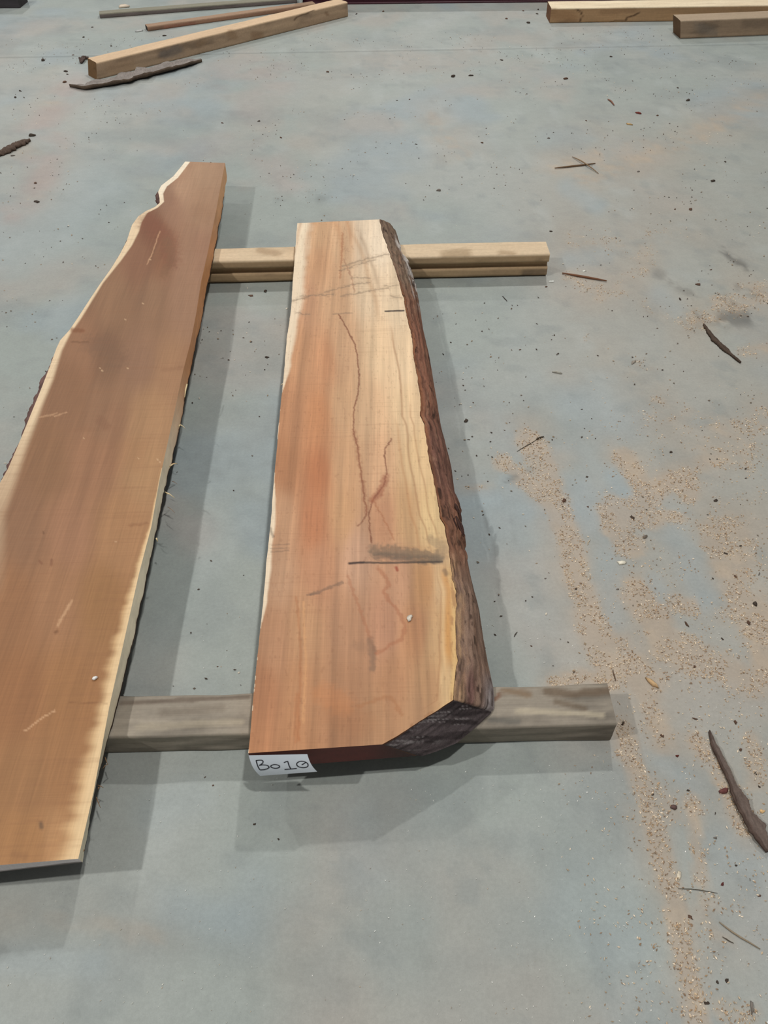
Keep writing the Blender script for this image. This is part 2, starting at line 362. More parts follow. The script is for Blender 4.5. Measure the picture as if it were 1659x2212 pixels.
    ln([(640,1290),(650,1400),(645,1600)], 3, (168, 104, 62), .4, 3); ln([(655,1300),(660,1420),(655,1560)], 2.5, (222, 164, 112), .4, 3)
    ln([(720,1540),(780,1560)], 30, (165, 112, 74), .35, 10)
    ln([(642,1500),(640,1600)], 5, (176, 108, 64), .35, 5); ln([(700,1500),(740,1520)], 24, (198, 128, 78), .35, 12)
    # fine dark pores and cross saw marks
    po = sst(.74, .8, fbm(x*260, y*70, 88, 2)); c = mix(c, (130, 84, 54), po*.2)
    sm = sst(.62, .8, fbm(x*7, y*330, 95, 2))*sst(.4, .7, fbm(x*5, y*5, 96)); c = mix(c, (150, 100, 66), sm*.14)
    return c
def side_light(P):
    g = fbm(P[:, 1]*30, P[:, 2]*200, 12); return np.tile(lin((205, 165, 120)), (len(P), 1))*(.8 + .4*g)[:, None]
def side_dark(P):
    g = fbm(P[:, 1]*30, P[:, 2]*200, 12); return np.tile(lin((96, 66, 50)), (len(P), 1))*(.8 + .4*g)[:, None]
def end_red(P):
    g = fbm(P[:, 0]*30, P[:, 2]*90, 14); c = np.tile(lin((96, 40, 32)), (len(P), 1))*(.75 + .5*g)[:, None]
    return mix(c, (66, 38, 32), sst(-.06, .04, P[:, 0]))
Rt_in = Rt.copy(); Rb_in = Rb.copy(); Rb_in[:, 0] -= .008
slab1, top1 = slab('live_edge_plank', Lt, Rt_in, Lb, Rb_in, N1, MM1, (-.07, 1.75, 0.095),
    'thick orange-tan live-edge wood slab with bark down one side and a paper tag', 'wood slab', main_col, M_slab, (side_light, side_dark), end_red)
# bark skin on the right-hand flank, including the rough weathered corner at the front
K = 28
q = np.linspace(0, 1, K)
nb = 1100; tb = np.linspace(0, 1, nb)
def res(P): return np.stack([np.interp(tb, t, P[:, i]) for i in range(3)], 1)
A, B = res(Rt), res(Rb)
g = A[:, None]*(1 - q)[None, :, None] + B[:, None]*q[None, :, None]
tang = np.gradient(.5*(A + B), axis=0); dn = B - A
nor = np.cross(dn, tang); nor /= np.linalg.norm(nor, axis=1)[:, None]
if nor[800][0] < 0: nor = -nor
yy = np.repeat(g[:, :, 1], 1, axis=1); qq = np.tile(q, (nb, 1))
ridge = np.abs(fbm(qq*9 + 3*fbm(yy*4, qq*2, 2), yy*5, 44, 4) - .5)*2
bumpy = fbm(qq*5, yy*16, 45, 4)
uu, vv = proj(g.reshape(-1, 3)); uu = uu.reshape(nb, K); vv = vv.reshape(nb, K)
cham = np.repeat(np.where(np.arange(nb)[:, None] < np.searchsorted(A[:, 1], hit(980, 1512, ZB0 + T1, DZ)[1]), 1.0, 0.0), K, axis=1)
body_bulge = np.sin(np.pi*np.clip(qq, 0, 1))*.008*(1 - cham)
disp = (.0015 + .004*ridge + .006*(bumpy - .4))*np.sin(np.pi*np.clip(qq*.97 + .03, 0, 1))**.4 + body_bulge
peel = np.exp(-((vv - 1130)/45)**2) + .7*np.exp(-((vv - 1200)/25)**2) + .7*np.exp(-((vv - 580)/60)**2)
disp = disp + peel*.008*sst(.45, .65, fbm(qq*7, yy*22, 47, 3))*(qq > .12)
disp = np.where(cham > .5, .001 + .004*fbm(qq*14, yy*8 + qq*3, 49, 3), disp)
g = g + nor[:, None]*disp[:, :, None]
g[0] = A[0][None]*(1 - q)[:, None] + B[0][None]*q[:, None]
bc = np.tile(lin((130, 92, 72)), (nb*K, 1)); uu = uu.ravel(); vv = vv.ravel(); qf = qq.ravel(); yf = yy.ravel(); rf = ridge.ravel()
bc = mix(bc, (142, 96, 76), sst(640, 720, vv)*sst(1160, 1050, vv)*.8)
bc = mix(bc, (120, 86, 76), sst(880, 960, vv)*sst(1130, 1040, vv)*.6)
bc = mix(bc, (124, 106, 88), sst(660, 600, vv)*.85)
bc = mix(bc, (222, 214, 206), sst(.45, .7, qf)*sst(690, 640, vv)*sst(.36, .52, fbm(qf*6, yf*24, 65))*sst(505, 530, vv)*.85)
bc = mix(bc, (142, 118, 102), sst(1180, 1290, vv)*.8)
bc = mix(bc, (112, 80, 74), sst(.5, .68, fbm(qf*3, yf*5, 66))*sst(1260, 1330, vv)*.8)
bc = mix(bc, (190, 152, 112), sst(.30, .06, qf)*sst(1180, 1240, vv)*sst(.35, .6, fbm(qf*12, yf*18, 67))*.7)
bc = mix(bc, (168, 164, 166), sst(1440, 1500, vv)*sst(.5, .9, qf)*.7)
bc = mix(bc, (150, 96, 62), sst(.16, .0, qf)*sst(560, 640, vv)*sst(1190, 1120, vv)*.8)
bc = mix(bc, (72, 50, 42), sst(.25, .04, rf)*.5)
bc = mix(bc, (48, 34, 28), sst(.66, .74, fbm(qf*14, yf*26, 68, 3))*.75)
bc = mix(bc, (160, 124, 100), sst(.64, .74, fbm(qf*22, yf*20, 168, 3))*.45)
chf = cham.ravel()
cc_ = np.tile(lin((84, 74, 74)), (len(bc), 1)); cc_ = mix(cc_, (58, 50, 50), sst(.4, .62, fbm(vv*.12, uu*.012, 69, 3)))
cc_ = mix(cc_, (150, 142, 140), sst(.62, .74, fbm(vv*.33 + uu*.01, uu*.02, 70, 2))*sst(.9, .5, qf)*.6)
bc = bc*(1 - chf)[:, None] + cc_*chf[:, None]
bo = mesh('bark', g.reshape(-1, 3), grid_faces(nb, K, flip=True), M_bark, slab1, (-.07, 1.75, 0.095), bc)
tag(bo, 'rough red-brown to grey bark on the slab flank')

def tube(pts, rad, k=5):
    """tapered round stick through world points: returns verts, faces"""
    pts = np.asarray(pts, float); n = len(pts); rad = np.broadcast_to(rad, n)
    tg = np.gradient(pts, axis=0); tg /= np.linalg.norm(tg, axis=1)[:, None] + 1e-9
    ref = np.array([0.13, 0.2, 1.0]); a = np.cross(tg, ref); a /= np.linalg.norm(a, axis=1)[:, None] + 1e-9
    b = np.cross(tg, a); th = np.arange(k)/k*2*math.pi
    V = pts[:, None] + rad[:, None, None]*(np.cos(th)[None, :, None]*a[:, None] + np.sin(th)[None, :, None]*b[:, None])
    i, j = np.meshgrid(np.arange(n - 1), np.arange(k), indexing='ij'); i = i.ravel(); j = j.ravel()
    f = np.stack([i*k + j, i*k + (j + 1) % k, (i + 1)*k + (j + 1) % k, (i + 1)*k + j], 1)
    return V.reshape(-1, 3), [f, np.arange(k)[None, ::-1], (np.arange(k) + (n - 1)*k)[None]]

random.seed(4)
# bark flakes peeling off the flank
for (a, b, w) in (((983,1088),(992,1112),.004),((992,1105),(997,1128),.003),((985,1115),(1001,1160),.004),((975,1110),(990,1152),.004),((972,1175),(988,1208),.004),((966,1170),(976,1196),.003),((996,1130),(1003,1158),.003)):
    A0 = hit(a[0], a[1], ZB0 + .045, DZ); B0 = hit(b[0], b[1], ZB0 + .035, DZ)
    V, Fc = tube(np.linspace(A0, B0, 5), [w*.5, w, w, w*.8, w*.2], 5)
    c = np.tile(lin((66, 46, 40)), (len(V), 1)); mesh('bark_flake', V, Fc, M_bark, slab1, (-.07, 1.75, 0.095), c)

# ---- the left slab
T2 = 0.042
lL = [(-285,1892),(-262,1720),(-215,1540),(-150,1350),(-75,1190),(0,1043),(17,1013),(47,943),(91,835),(110,785),(122,752),(130,735),(150,713),(169,685),(193,648),(217,612),(240,580),(260,547),(274,520),(280,501),(285,486),(299,467),(315,456),(335,447),(345,438),(344.6,428),(341.5,414),(348,401),(374,381),(388,364),(400,349)]
lR = [(169,1855),(202,1712),(219,1620),(236,1527),(270,1375),(300,1240),(327,1137),(344,1040),(371,916),(381,870),(396,799),(411,742),(423,682),(435,606),(450,540),(465,465),(486,352)]
lRb = [(178,1863),(209,1689),(219,1655),(256,1510),(287,1392),(319,1240),(349,1090),(369,1007),(388,924),(408,824),(423,742),(435,697),(450,609),(465,537),(473,489),(480,456),(491,380)]
N2, MM2 = 760, 150
t2 = np.linspace(0, 1, N2)
Lt2 = along(curve(lL, ZB0 + T2), t2); Rt2 = along(curve(lR, ZB0 + T2), t2); Rb2 = along(curve(lRb, ZB0 + .002), t2)
Rb2[:, 0] += (fbm(t2*70, t2*0, 5) - .5)*.006
Lb2 = Lt2.copy(); Lb2[:, 2] = ZB0 + DZ*Lb2[:, 1]; Lb2[:, 0] += .012
LEFT = [
 (440,370,(178,140,110)),(390,400,(182,142,112)),(370,440,(160,118,92)),(440,450,(172,132,102)),(330,500,(138,90,65)),(350,550,(143,98,70)),(400,560,(168,126,98)),(300,560,(150,105,78)),(440,540,(165,122,95)),
 (330,650,(150,112,84)),(400,650,(165,124,96)),(250,650,(155,115,85)),(220,760,(138,102,76)),(300,780,(155,115,88)),(370,800,(170,126,92)),(180,740,(162,117,86)),
 (150,850,(150,108,78)),(230,900,(158,116,86)),(330,900,(178,134,96)),(100,1000,(150,108,76)),(200,1000,(165,118,86)),(310,1000,(180,136,96)),
 (50,1150,(152,110,80)),(150,1150,(170,122,90)),(260,1150,(178,130,90)),(30,1300,(160,112,76)),(120,1300,(170,122,86)),(220,1300,(165,118,76)),
 (40,1500,(160,110,72)),(150,1500,(168,118,76)),(60,1700,(165,118,78)),(140,1680,(172,122,80)),(60,1820,(175,125,80)),(130,1820,(190,140,95)),(-150,1600,(160,112,76)),(-150,1850,(165,115,76))]
sapL = [(8,1112),(36,1030),(55,971),(78,910),(91,874),(114,819),(133,758),(151,722),(175,688),(222,612),(262,562),(285,530),(300,500),(306,480),(318,460),(340,449),(354,436),(352,418),(360,403),(384,384),(410,350)]
def left_col(P):
    u, v = proj(P); x, y = P[:, 0], P[:, 1]
    c = idw(u, v, LEFT, .6)
    xx = x + .06*y
    g = fbm(xx*38, y*1.3, 121, 4); c = c*(.86 + .28*g)[:, None]
    lum = c @ np.array([.3, .55, .15]); c = c*np.array([.86, .88, .88])
    c = mix(c, (150, 96, 66), sst(.55, .8, fbm(x*6, y*3, 122))*.25)
    # pale sapwood down the left edge
    ls = np.interp(v, [p[1] for p in sapL][::-1], [p[0] for p in sapL][::-1])
    le = np.interp(v, [p[1] for p in lL][::-1], [p[0] for p in lL][::-1])
    sft = np.interp(v, [350, 700, 850, 1100], [1.5, 3, 7, 14])
    m = sst(1, -1, (u - ls)/sft)*np.interp(v, [350, 880, 1000, 1150, 1300], [1, .95, .65, .3, 0])
    c = mix(c, (232, 205, 168), m); c = mix(c, (246, 232, 208), m*sst(470, 400, v)*.8)
    # pale sapwood spreading from the right edge towards the front, feathered
    re_ = np.interp(v, [p[1] for p in lR][::-1], [p[0] for p in lR][::-1])
    w = np.interp(v, [1000, 1130, 1240, 1375, 1527, 1712, 1860], [0, 6, 17, 30, 38, 52, 62])
    fz = (fbm(x*3, y*55, 125, 3) - .5)*w*.8
    m = sst(1.0, .15, (re_ - u + fz)/(w + .01))*(w > .5)
    c = mix(c, (224, 184, 134), m*.85); c = mix(c, (236, 208, 164), m*sst(.8, .1, (re_ - u)/(w + .01))*.6)
    def ln(pts, r, k, a, nz=3.0):
        nonlocal c
        d = seg_dist(u + nz*(fbm(x*90, y*90, 51) - .5)*2, v + nz*(fbm(x*90, y*90, 52) - .5)*2, pts); c = mix(c, k, sst(r*1.6, r*.3, d)*a)
    ln([(318,480),(345,500),(365,520),(370,560)], 20, (128, 78, 56), .55, 12); ln([(360,520),(372,560),(355,590)], 10, (126, 92, 66), .5, 10)
    ln([(200,745),(230,745),(255,775)], 22, (124, 92, 70), .55, 16); ln([(155,713),(178,714)], 5, (128, 80, 50), .7, 3); ln([(155,739),(190,739)], 2, (120, 84, 58), .7, 2)
    ln([(430,455),(450,465)], 16, (150, 112, 84), .4, 10)
    ln([(352,800),(395,794)], 4, (140, 100, 72), .4, 4); ln([(215,905),(228,920)], 9, (134, 94, 68), .5, 8)
    ln([(280,1135),(318,1130)], 3, (140, 96, 64), .5, 3); ln([(88,1778),(90,1788)], 5, (110, 84, 62), .8, 2); ln([(30,1846),(55,1848)], 8, (140, 98, 64), .4, 5)
    ln([(150,1518),(232,1519)], 1.4, (120, 78, 48), .5, 1)
    ln([(120,1366),(124,1364)], 3.5, (116, 76, 48), .7, 2); ln([(93,1148),(94,1152)], 2, (110, 74, 50), .7, 1); ln([(86,1212),(90,1216)], 3, (124, 80, 56), .6, 2); ln([(112,1210),(112,1220)], 3, (124, 80, 56), .6, 2)
    LG = (212, 168, 128)
    ln([(52,1580),(84,1556),(118,1535)], 1.6, LG, .7, 2); ln([(155,1298),(140,1325),(125,1350)], 3, LG, .6, 3); ln([(345,500),(330,545),(318,570)], 1.4, LG, .5, 2); ln([(118,900),(145,890)], 1.5, LG, .5, 3)
    ln([(85,902),(122,893)], 1.5, LG, .4, 3)
    for a in ((324,560), (270,690), (308,655), (275,795), (340,992), (298,990), (220,800), (180,946), (215,795), (250,1170), (345,998)):
        ln([a, (a[0] + 2, a[1] + 1)], 1.3, (220, 184, 144), .6, 1.2)
    sm = sst(.6, .85, fbm(x*5, y*260, 95, 2)); c = mix(c, (140, 96, 66), sm*.18)
    return c
def right_side_col(P):
    y = P[:, 1]; g = fbm(y*30, P[:, 2]*120, 131)
    c = np.tile(lin((196, 138, 92)), (len(P), 1)); c = mix(c, (242, 230, 202), sst(2.0, 1.35, y))
    c = mix(c, (214, 162, 114), sst(2.6, 3.2, y)*.8)
    return c*(.85 + .3*g)[:, None]
def left_side_col(P):
    return np.tile(lin((120, 88, 74)), (len(P), 1))*(.7 + .6*fbm(P[:, 1]*60, P[:, 2]*200, 132))[:, None]
def end_grey(P):
    g = fbm(P[:, 0]*14, P[:, 2]*40, 133); c = np.tile(lin((236, 226, 226)), (len(P), 1))*(.85 + .3*g)[:, None]
    z = P[:, 2] - ZB0 - DZ*P[:, 1]
    return mix(c, (74, 58, 50), sst(.010, .006, z - .020*(fbm(P[:, 0]*9, P[:, 0]*0, 134) - .5))*.9)  # shade along the wavy lower edge, painted into the end colour
slab2, top2 = slab('live_edge_plank', Lt2, Rt2, Lb2, Rb2, N2, MM2, (-.75, 1.9, 0.097),
    'long dull-brown waney-edged wood slab with pale cream sapwood edges, narrowing to one end', 'wood slab', left_col, M_slab, (left_side_col, right_side_col), end_grey)
LOC2 = (-.75, 1.9, .097)
# strips of bark still clinging below the left edge
def clinging(px, zs, w0, seed, nm='bark'):
    P = np.array([hit(a, b, ZB0 + zs, DZ) for a, b in px]); n = 60
    tt = np.linspace(0, 1, n); dd_ = np.concatenate([[0], np.cumsum(np.linalg.norm(np.diff(P, axis=0), axis=1))]); dd_ /= dd_[-1]
    C0 = np.stack([np.interp(tt, dd_, P[:, i]) for i in range(3)], 1)
    k = 7; s = np.linspace(0, 1, k); out = []
    edge = w0*np.sin(np.pi*np.clip(tt*.96 + .02, 0, 1))**.5*(.6 + .8*fbm(tt*22, tt*0, seed, 3))
    for j in s:
        Q = C0.copy(); Q[:, 0] -= edge*np.sin(j*np.pi*.75) ; Q[:, 2] -= .030*j
        Q[:, 0] += (fbm(tt*40, tt*0 + j*4, seed + 3) - .5)*.006
        out.append(Q)
    G = np.stack(out, 1).reshape(-1, 3)
    c = np.tile(lin((112, 84, 78)), (len(G), 1))*(.6 + .8*fbm(G[:, 1]*60, G[:, 2]*120, seed))[:, None]
    o = mesh(nm, G, grid_faces(n, k), M_bark, slab2, LOC2, c)
    return o
clinging([(126,750),(112,790),(91,838),(68,895),(47,945)], .036, .024, 210)
clinging([(50,940),(30,985),(15,1018),(0,1045)], .036, .016, 220)
clinging([(348,402),(343,414),(345,428),(346,438)], .034, .016, 230)
clinging([(285,488),(276,516),(262,545),(240,581)], .030, .010, 240)
# dark bark under the right edge
yb = np.linspace(0.02, .93, 300); A = np.stack([np.interp(yb, t2, Rb2[:, i]) for i in range(3)], 1)
A[:, 0] -= .004
Bq = A.copy(); Bq[:, 0] -= .014 + .006*fbm(yb*60, yb*0, 250); Bq[:, 2] -= .001
A2 = A.copy(); A2[:, 2] += .004; A2[:, 0] += .002 + .004*fbm(yb*90, yb*0, 251)
G = np.stack([A2, .5*(A + A2) + np.array([.003, 0, 0]), A, Bq], 1).reshape(-1, 3)
c = np.tile(lin((74, 54, 46)), (len(G), 1))*(.6 + .8*fbm(G[:, 1]*80, G[:, 2]*90, 252))[:, None]
mesh('bark', G, grid_faces(300, 4, flip=True), M_bark, slab2, LOC2, c)
# splinters sticking out of the right edge
for (a, b, z, w) in (((366,1008),(382,1001),.02,.0022),((370,1002),(384,1003),.015,.0012),((357,1063),(378,1076),.02,.0016),((360,1066),(370,1070),.018,.002),((388,917),(401,926),.02,.0012),((386,922),(392,918),.02,.002),
                     ((338,1163),(341,1170),.03,.0022),((404,830),(399,858),.03,.0024),((227,1636),(233,1652),.0,.0008),((222,1660),(234,1650),.0,.0008),((211,1696),(224,1702),.0,.0009),((208,1722),(217,1745),.0,.0008),((182,1836),(178,1844),.01,.0016),((215,1700),(212,1706),0,.0012),((372,1040),(383,1046),.0,.0008),((362,1095),(378,1108),.0,.0008)):
    A0 = hit(a[0], a[1], ZB0 + z, DZ); B0 = hit(b[0], b[1], ZB0 + z*.8, DZ); mid = .5*(A0 + B0) + np.array([0, 0, .003])
    V, Fc = tube(np.array([A0, mid, B0]), [w, w*.9, w*.4], 4)
    k = (226, 204, 160) if z >= .018 else (150, 116, 84)
    mesh('splinter', V, Fc, M_chip, slab2, LOC2, np.tile(lin(k), (len(V), 1)))
for (a, b, w) in (((606,832),(613,828),.0016),((592,1138),(586,1144),.002)):
    A0 = hit(a[0], a[1], ZB0 + .03, DZ); B0 = hit(b[0], b[1], ZB0 + .04, DZ)
    V, Fc = tube(np.linspace(A0, B0, 3), [w*.5, w, w], 4); mesh('splinter', V, Fc, M_chip, slab1, (-.07, 1.75, .095), np.tile(lin((226, 210, 180)), (len(V), 1)))

# ------------------------------------------------------------------ sawn timbers
def timber(name, P0, P1, profile, base, label, group=None, seed=0, stains=(), cracks=(), wob=.0015, endc=None, topc=None, cat='timber', seg=.012, sub=.006, skew0=0.0, mat=None):
    """P0->P1 is the lower front edge on the floor; profile = [(back, height)] outline, clockwise from that edge"""
    P0 = np.array([P0[0], P0[1], 0.0]); P1 = np.array([P1[0], P1[1], 0.0])
    ax = P1 - P0; L = np.linalg.norm(ax); ax /= L; bk = np.array([-ax[1], ax[0], 0]); zz = np.array([0, 0, 1.0])
    # round the corners a little, then subdivide the outline
    pts = []; n = len(profile)
    for i in range(n):
        p = np.array(profile[i], float); a = np.array(profile[i - 1], float); b = np.array(profile[(i + 1) % n], float)
        r = min(.003, .3*np.linalg.norm(a - p), .3*np.linalg.norm(b - p))
        pts += [p + (a - p)/np.linalg.norm(a - p)*r, p + (b - p)/np.linalg.norm(b - p)*r]
    out = []
    for a, b in zip(pts, pts[1:] + pts[:1]):
        k = max(1, int(np.linalg.norm(b - a)/sub)); out += [a + (b - a)*i/k for i in range(k)]
    O = np.array(out); m = len(O); ns = max(2, int(L/seg)); s = np.linspace(0, 1, ns)
    V = P0 + ax*L*s[:, None, None] + bk*O[None, :, 0, None] + zz*O[None, :, 1, None]
    V = np.array(V)
    V += skew0*ax*(1 - s)[:, None, None]**30*(O[None, :, 1, None] - .04)
    wv = (fbm(s[:, None]*L*9, O[None, :, 0]*30 + O[None, :, 1]*47, seed, 3) - .5)*wob*2
    cen = O.mean(0); rad = O - cen; rad /= np.linalg.norm(rad, axis=1)[:, None]
    V += wv[:, :, None]*(bk*rad[None, :, 0, None] + zz*rad[None, :, 1, None])
    V[:, :, 2] = np.maximum(V[:, :, 2], 0)
    f = []
    i, j = np.meshgrid(np.arange(ns - 1), np.arange(m), indexing='ij'); i = i.ravel(); j = j.ravel()
    f.append(np.stack([i*m + j, (i + 1)*m + j, (i + 1)*m + (j + 1) % m, i*m + (j + 1) % m], 1))
    Vf = V.reshape(-1, 3); nb_ = len(Vf)
    caps = []
    for e, fl in ((0, False), (ns - 1, True)):
        ring = V[e]; c0 = ring.mean(0); off_ = nb_ + sum(len(c) for c in caps)
        inner = c0 + (ring - c0)*.5
        caps.append(np.vstack([ring, inner, c0[None]]))
        a = off_ + np.arange(m); b = off_ + (np.arange(m) + 1) % m
        q4 = np.stack([a, b, b + m, a + m], 1); t3 = np.stack([a + m, b + m, np.full(m, off_ + 2*m)], 1)
        f += [q4[:, ::-1], t3[:, ::-1]] if fl else [q4, t3]
    # colour: streaks along the grain, blotches, darker butt ends
    la = np.repeat(s*L, m); pa = np.tile(np.linspace(0, 1, m), ns)
    c = np.tile(lin(base), (nb_, 1)); c = c*(.82 + .36*fbm(la*2.2, pa*26, seed + 1))[:, None]
    c = mix(c, np.array(base)*.55, sst(.56, .78, fbm(la*7, pa*7, seed + 2))*.55); c = mix(c, np.minimum(np.array(base)*1.2, 250), sst(.55, .8, fbm(la*5, pa*9, seed + 3))*.4)
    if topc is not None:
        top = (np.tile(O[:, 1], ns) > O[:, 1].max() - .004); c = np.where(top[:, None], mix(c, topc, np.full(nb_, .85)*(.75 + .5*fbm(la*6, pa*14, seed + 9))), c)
    u, v = proj(Vf)
    vis = np.tile((O[:, 0] < O[:, 0].max() - .004), ns)
    for pts_, r, k, am in list(stains) + list(cracks):
        d = seg_dist(u + (fbm(la*40, pa*40, seed + 5) - .5)*r, v + (fbm(la*40, pa*40, seed + 6) - .5)*r, pts_)
        c = np.where(vis[:, None], mix(c, k, sst(r*1.5, r*.4, d)*am), c)
    ec = np.tile(lin(endc or np.array(base)*.6), (sum(len(x) for x in caps), 1)); cv = np.vstack(caps)
    ec = ec*(.7 + .6*fbm(cv[:, 0]*60 + cv[:, 1]*60, cv[:, 2]*60, seed + 8))[:, None]
    loc = .5*(P0 + P1)
    o = mesh(name, np.vstack([Vf] + caps), f, mat or M_timber, None, tuple(loc), np.vstack([c, ec]))
    return tag(o, label, cat, group)
def box_prof(w, h): return [(0, 0), (0, h), (w, h), (w, 0)]

timber('timber_bearer', (-1.12, .776), (.452, .7905), [(0, 0), (-.004, .0728), (.088, .0728), (.088, 0)], (146, 136, 122),
       'weathered grey-brown bearer under the slabs at the paper tag end', 'bearers under the slabs', 300,
       stains=(([(1180,1492),(1240,1500),(1320,1490)], 9, (98, 78, 58), .7), ([(1200,1515),(1260,1530)], 7, (100, 82, 62), .6), ([(1090,1490),(1140,1500)], 9, (120, 92, 62), .6), ([(1080,1500),(1070,1510)], 5, (110, 66, 40), .7),
               ([(1060,1555),(1120,1558)], 6, (96, 94, 88), .6), ([(1120,1535),(1300,1545)], 6, (196, 182, 156), .5), ([(260,1520),(400,1512),(540,1505)], 5, (92, 76, 64), .65), ([(350,1540),(480,1530)], 9, (120, 108, 94), .5), ([(300,1570),(520,1560)], 8, (186, 172, 148), .4)),
       wob=.003, endc=(140, 118, 92), seg=.008, sub=.005)
timber('timber_bearer', (-.86, 2.607), (.604, 2.621), [(.010, 0), (.008, .006), (0, .008), (0, .038), (.016, .040), (.016, .060), (-.006, .062), (-.006, .0932), (.088, .0932), (.092, 0)], (172, 145, 112),
       'tan bearer with a groove along its side under the slabs at the narrow end', 'bearers under the slabs', 320,
       stains=(([(960,550),(1010,545)], 9, (150, 124, 92), .6), ([(1080,545),(1110,548)], 5, (140, 112, 80), .5), ([(1130,590),(1178,585)], 6, (90, 78, 66), .6), ([(560,540),(600,548)], 7, (150, 120, 90), .5)),
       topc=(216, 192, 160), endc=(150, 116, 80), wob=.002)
timber('sawn_timber', (-1.54, 4.818), (-.178, 5.945), box_prof(.105, .083), (166, 140, 114),
       'thick tan beam lying askew with a long strip of bark in front of it', 'loose timbers at the back', 340,
       stains=(([(355,118),(385,108)], 12, (112, 104, 98), .6), ([(498,72),(505,78)], 9, (136, 108, 80), .6), ([(550,78),(560,76)], 9, (134, 104, 76), .6), ([(430,95),(440,90)], 8, (140, 112, 84), .5), ([(240,150),(280,140)], 12, (160, 128, 98), .3)),
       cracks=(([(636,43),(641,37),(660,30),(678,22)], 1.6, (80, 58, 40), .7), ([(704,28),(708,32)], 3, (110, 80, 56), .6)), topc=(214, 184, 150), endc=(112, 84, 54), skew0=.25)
timber('sawn_timber', (-1.435, 5.697), (-.40, 6.16), box_prof(.06, .027), (148, 112, 90),
       'thin reddish-brown batten lying behind the tan askew beam', 'loose timbers at the back', 360, topc=(160, 132, 108), endc=(50, 42, 36),
       stains=(([(350,62),(420,52)], 5, (140, 88, 72), .5), ([(325,65),(350,62)], 5, (110, 92, 76), .6)))
timber('sawn_timber', (-1.807, 6.0), (-.53, 6.286), box_prof(.07, .028), (108, 98, 94),
       'thin dark grey batten furthest back, beside the maroon steel girder', 'loose timbers at the back', 380, topc=(138, 134, 116), endc=(90, 80, 78))
timber('sawn_timber', (1.102, 5.725), (4.2, 5.40+.30), box_prof(.155, .082), (172, 138, 102),
       'straight tan beam with pale cream top and dark zigzag cracks', 'loose timbers at the back', 400,
       cracks=(([(1246,20),(1255,26),(1258,34),(1253,46)], 1.6, (70, 50, 34), .85), ([(1352,44),(1355,38),(1368,34),(1380,28)], 1.8, (74, 52, 36), .8), ([(1312,50),(1330,44),(1352,44)], 1.2, (90, 64, 44), .6)),
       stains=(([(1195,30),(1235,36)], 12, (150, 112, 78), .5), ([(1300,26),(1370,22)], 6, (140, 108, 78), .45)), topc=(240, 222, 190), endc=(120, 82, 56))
timber('sawn_timber', (1.822, 5.361), (4.0, 5.52), box_prof(.13, .096), (160, 136, 112),
       'grey-stained short-butted beam lying in front of the cream-topped beam', 'loose timbers at the back', 420,
       stains=(([(1510,58),(1540,70)], 12, (126, 114, 102), .6), ([(1610,52),(1659,50)], 9, (116, 98, 82), .5)), topc=(172, 152, 128), endc=(100, 74, 50), skew0=-.25)
timber('sawn_timber', (-4.2, 6.36), (-2.42, 6.28), box_prof(.16, .16), (62, 58, 60),
       'dark baulk lying apart at the back edge of the floor', 'loose timbers at the back', 440, endc=(50, 46, 46))
# painted steel beam (I section) closing the back of the floor
hI, wI, tI = .20, .16, .012
timber('steel_girder', (-.49, 6.238), (5.2, 6.09), [(0, 0), (0, tI), (wI/2 - .006, tI), (wI/2 - .006, hI - tI), (0, hI - tI), (0, hI), (wI, hI), (wI, hI - tI), (wI/2 + .006, hI - tI), (wI/2 + .006, tI), (wI, tI), (wI, 0)],
       (72, 34, 44), 'dark maroon painted steel girder lying along the back of the floor', None, 460, cat='girder', mat=M_steel, wob=.0002, seg=.1, sub=.02)

# ------------------------------------------------------------------ paper tag with handwriting
zt = lambda u, v: hit(u, v, ZB0 + T1, DZ)
TL, TR = zt(537.5, 1628.5), zt(664, 1626)
def on_y(u, v, y):
    d = _fw*F + _rt*(u - W/2) - _up*(v - HH/2); return CAM + d*(y/d[1])
BL, BR = on_y(562, 1676, .688), on_y(685, 1667, .686)
TL = TL + np.array([0, -.003, -.0005]); TR = TR + np.array([0, -.003, -.0005])
def paper(s, r):
    s = np.asarray(s, float)[..., None]; r = np.asarray(r, float)[..., None]
    P = TL*(1 - s)*(1 - r) + TR*s*(1 - r) + BL*(1 - s)*r + BR*s*r
    bow = np.sin(np.pi*r)*.004
    return P + np.array([0, -1, .1])*bow*(1 - .4*s) + np.array([-1, 0, 0])*bow*.5
loc = .25*(TL + TR + BL + BR)
tag1 = thing('paper_tag', tuple(loc), 'white paper tag handwritten Bo10 on the slab end', 'label')
ss, rr = np.meshgrid(np.linspace(0, 1, 24), np.linspace(0, 1, 16), indexing='ij')
G = paper(ss, rr).reshape(-1, 3); back = G + np.array([0, .0004, 0])
fr = grid_faces(24, 16, 0, False); mesh('sheet', np.vstack([G, back]), [fr, fr[:, ::-1] + len(G)], M_paper, tag1, loc, np.tile(lin((214, 220, 226)), (2*len(G), 1)))
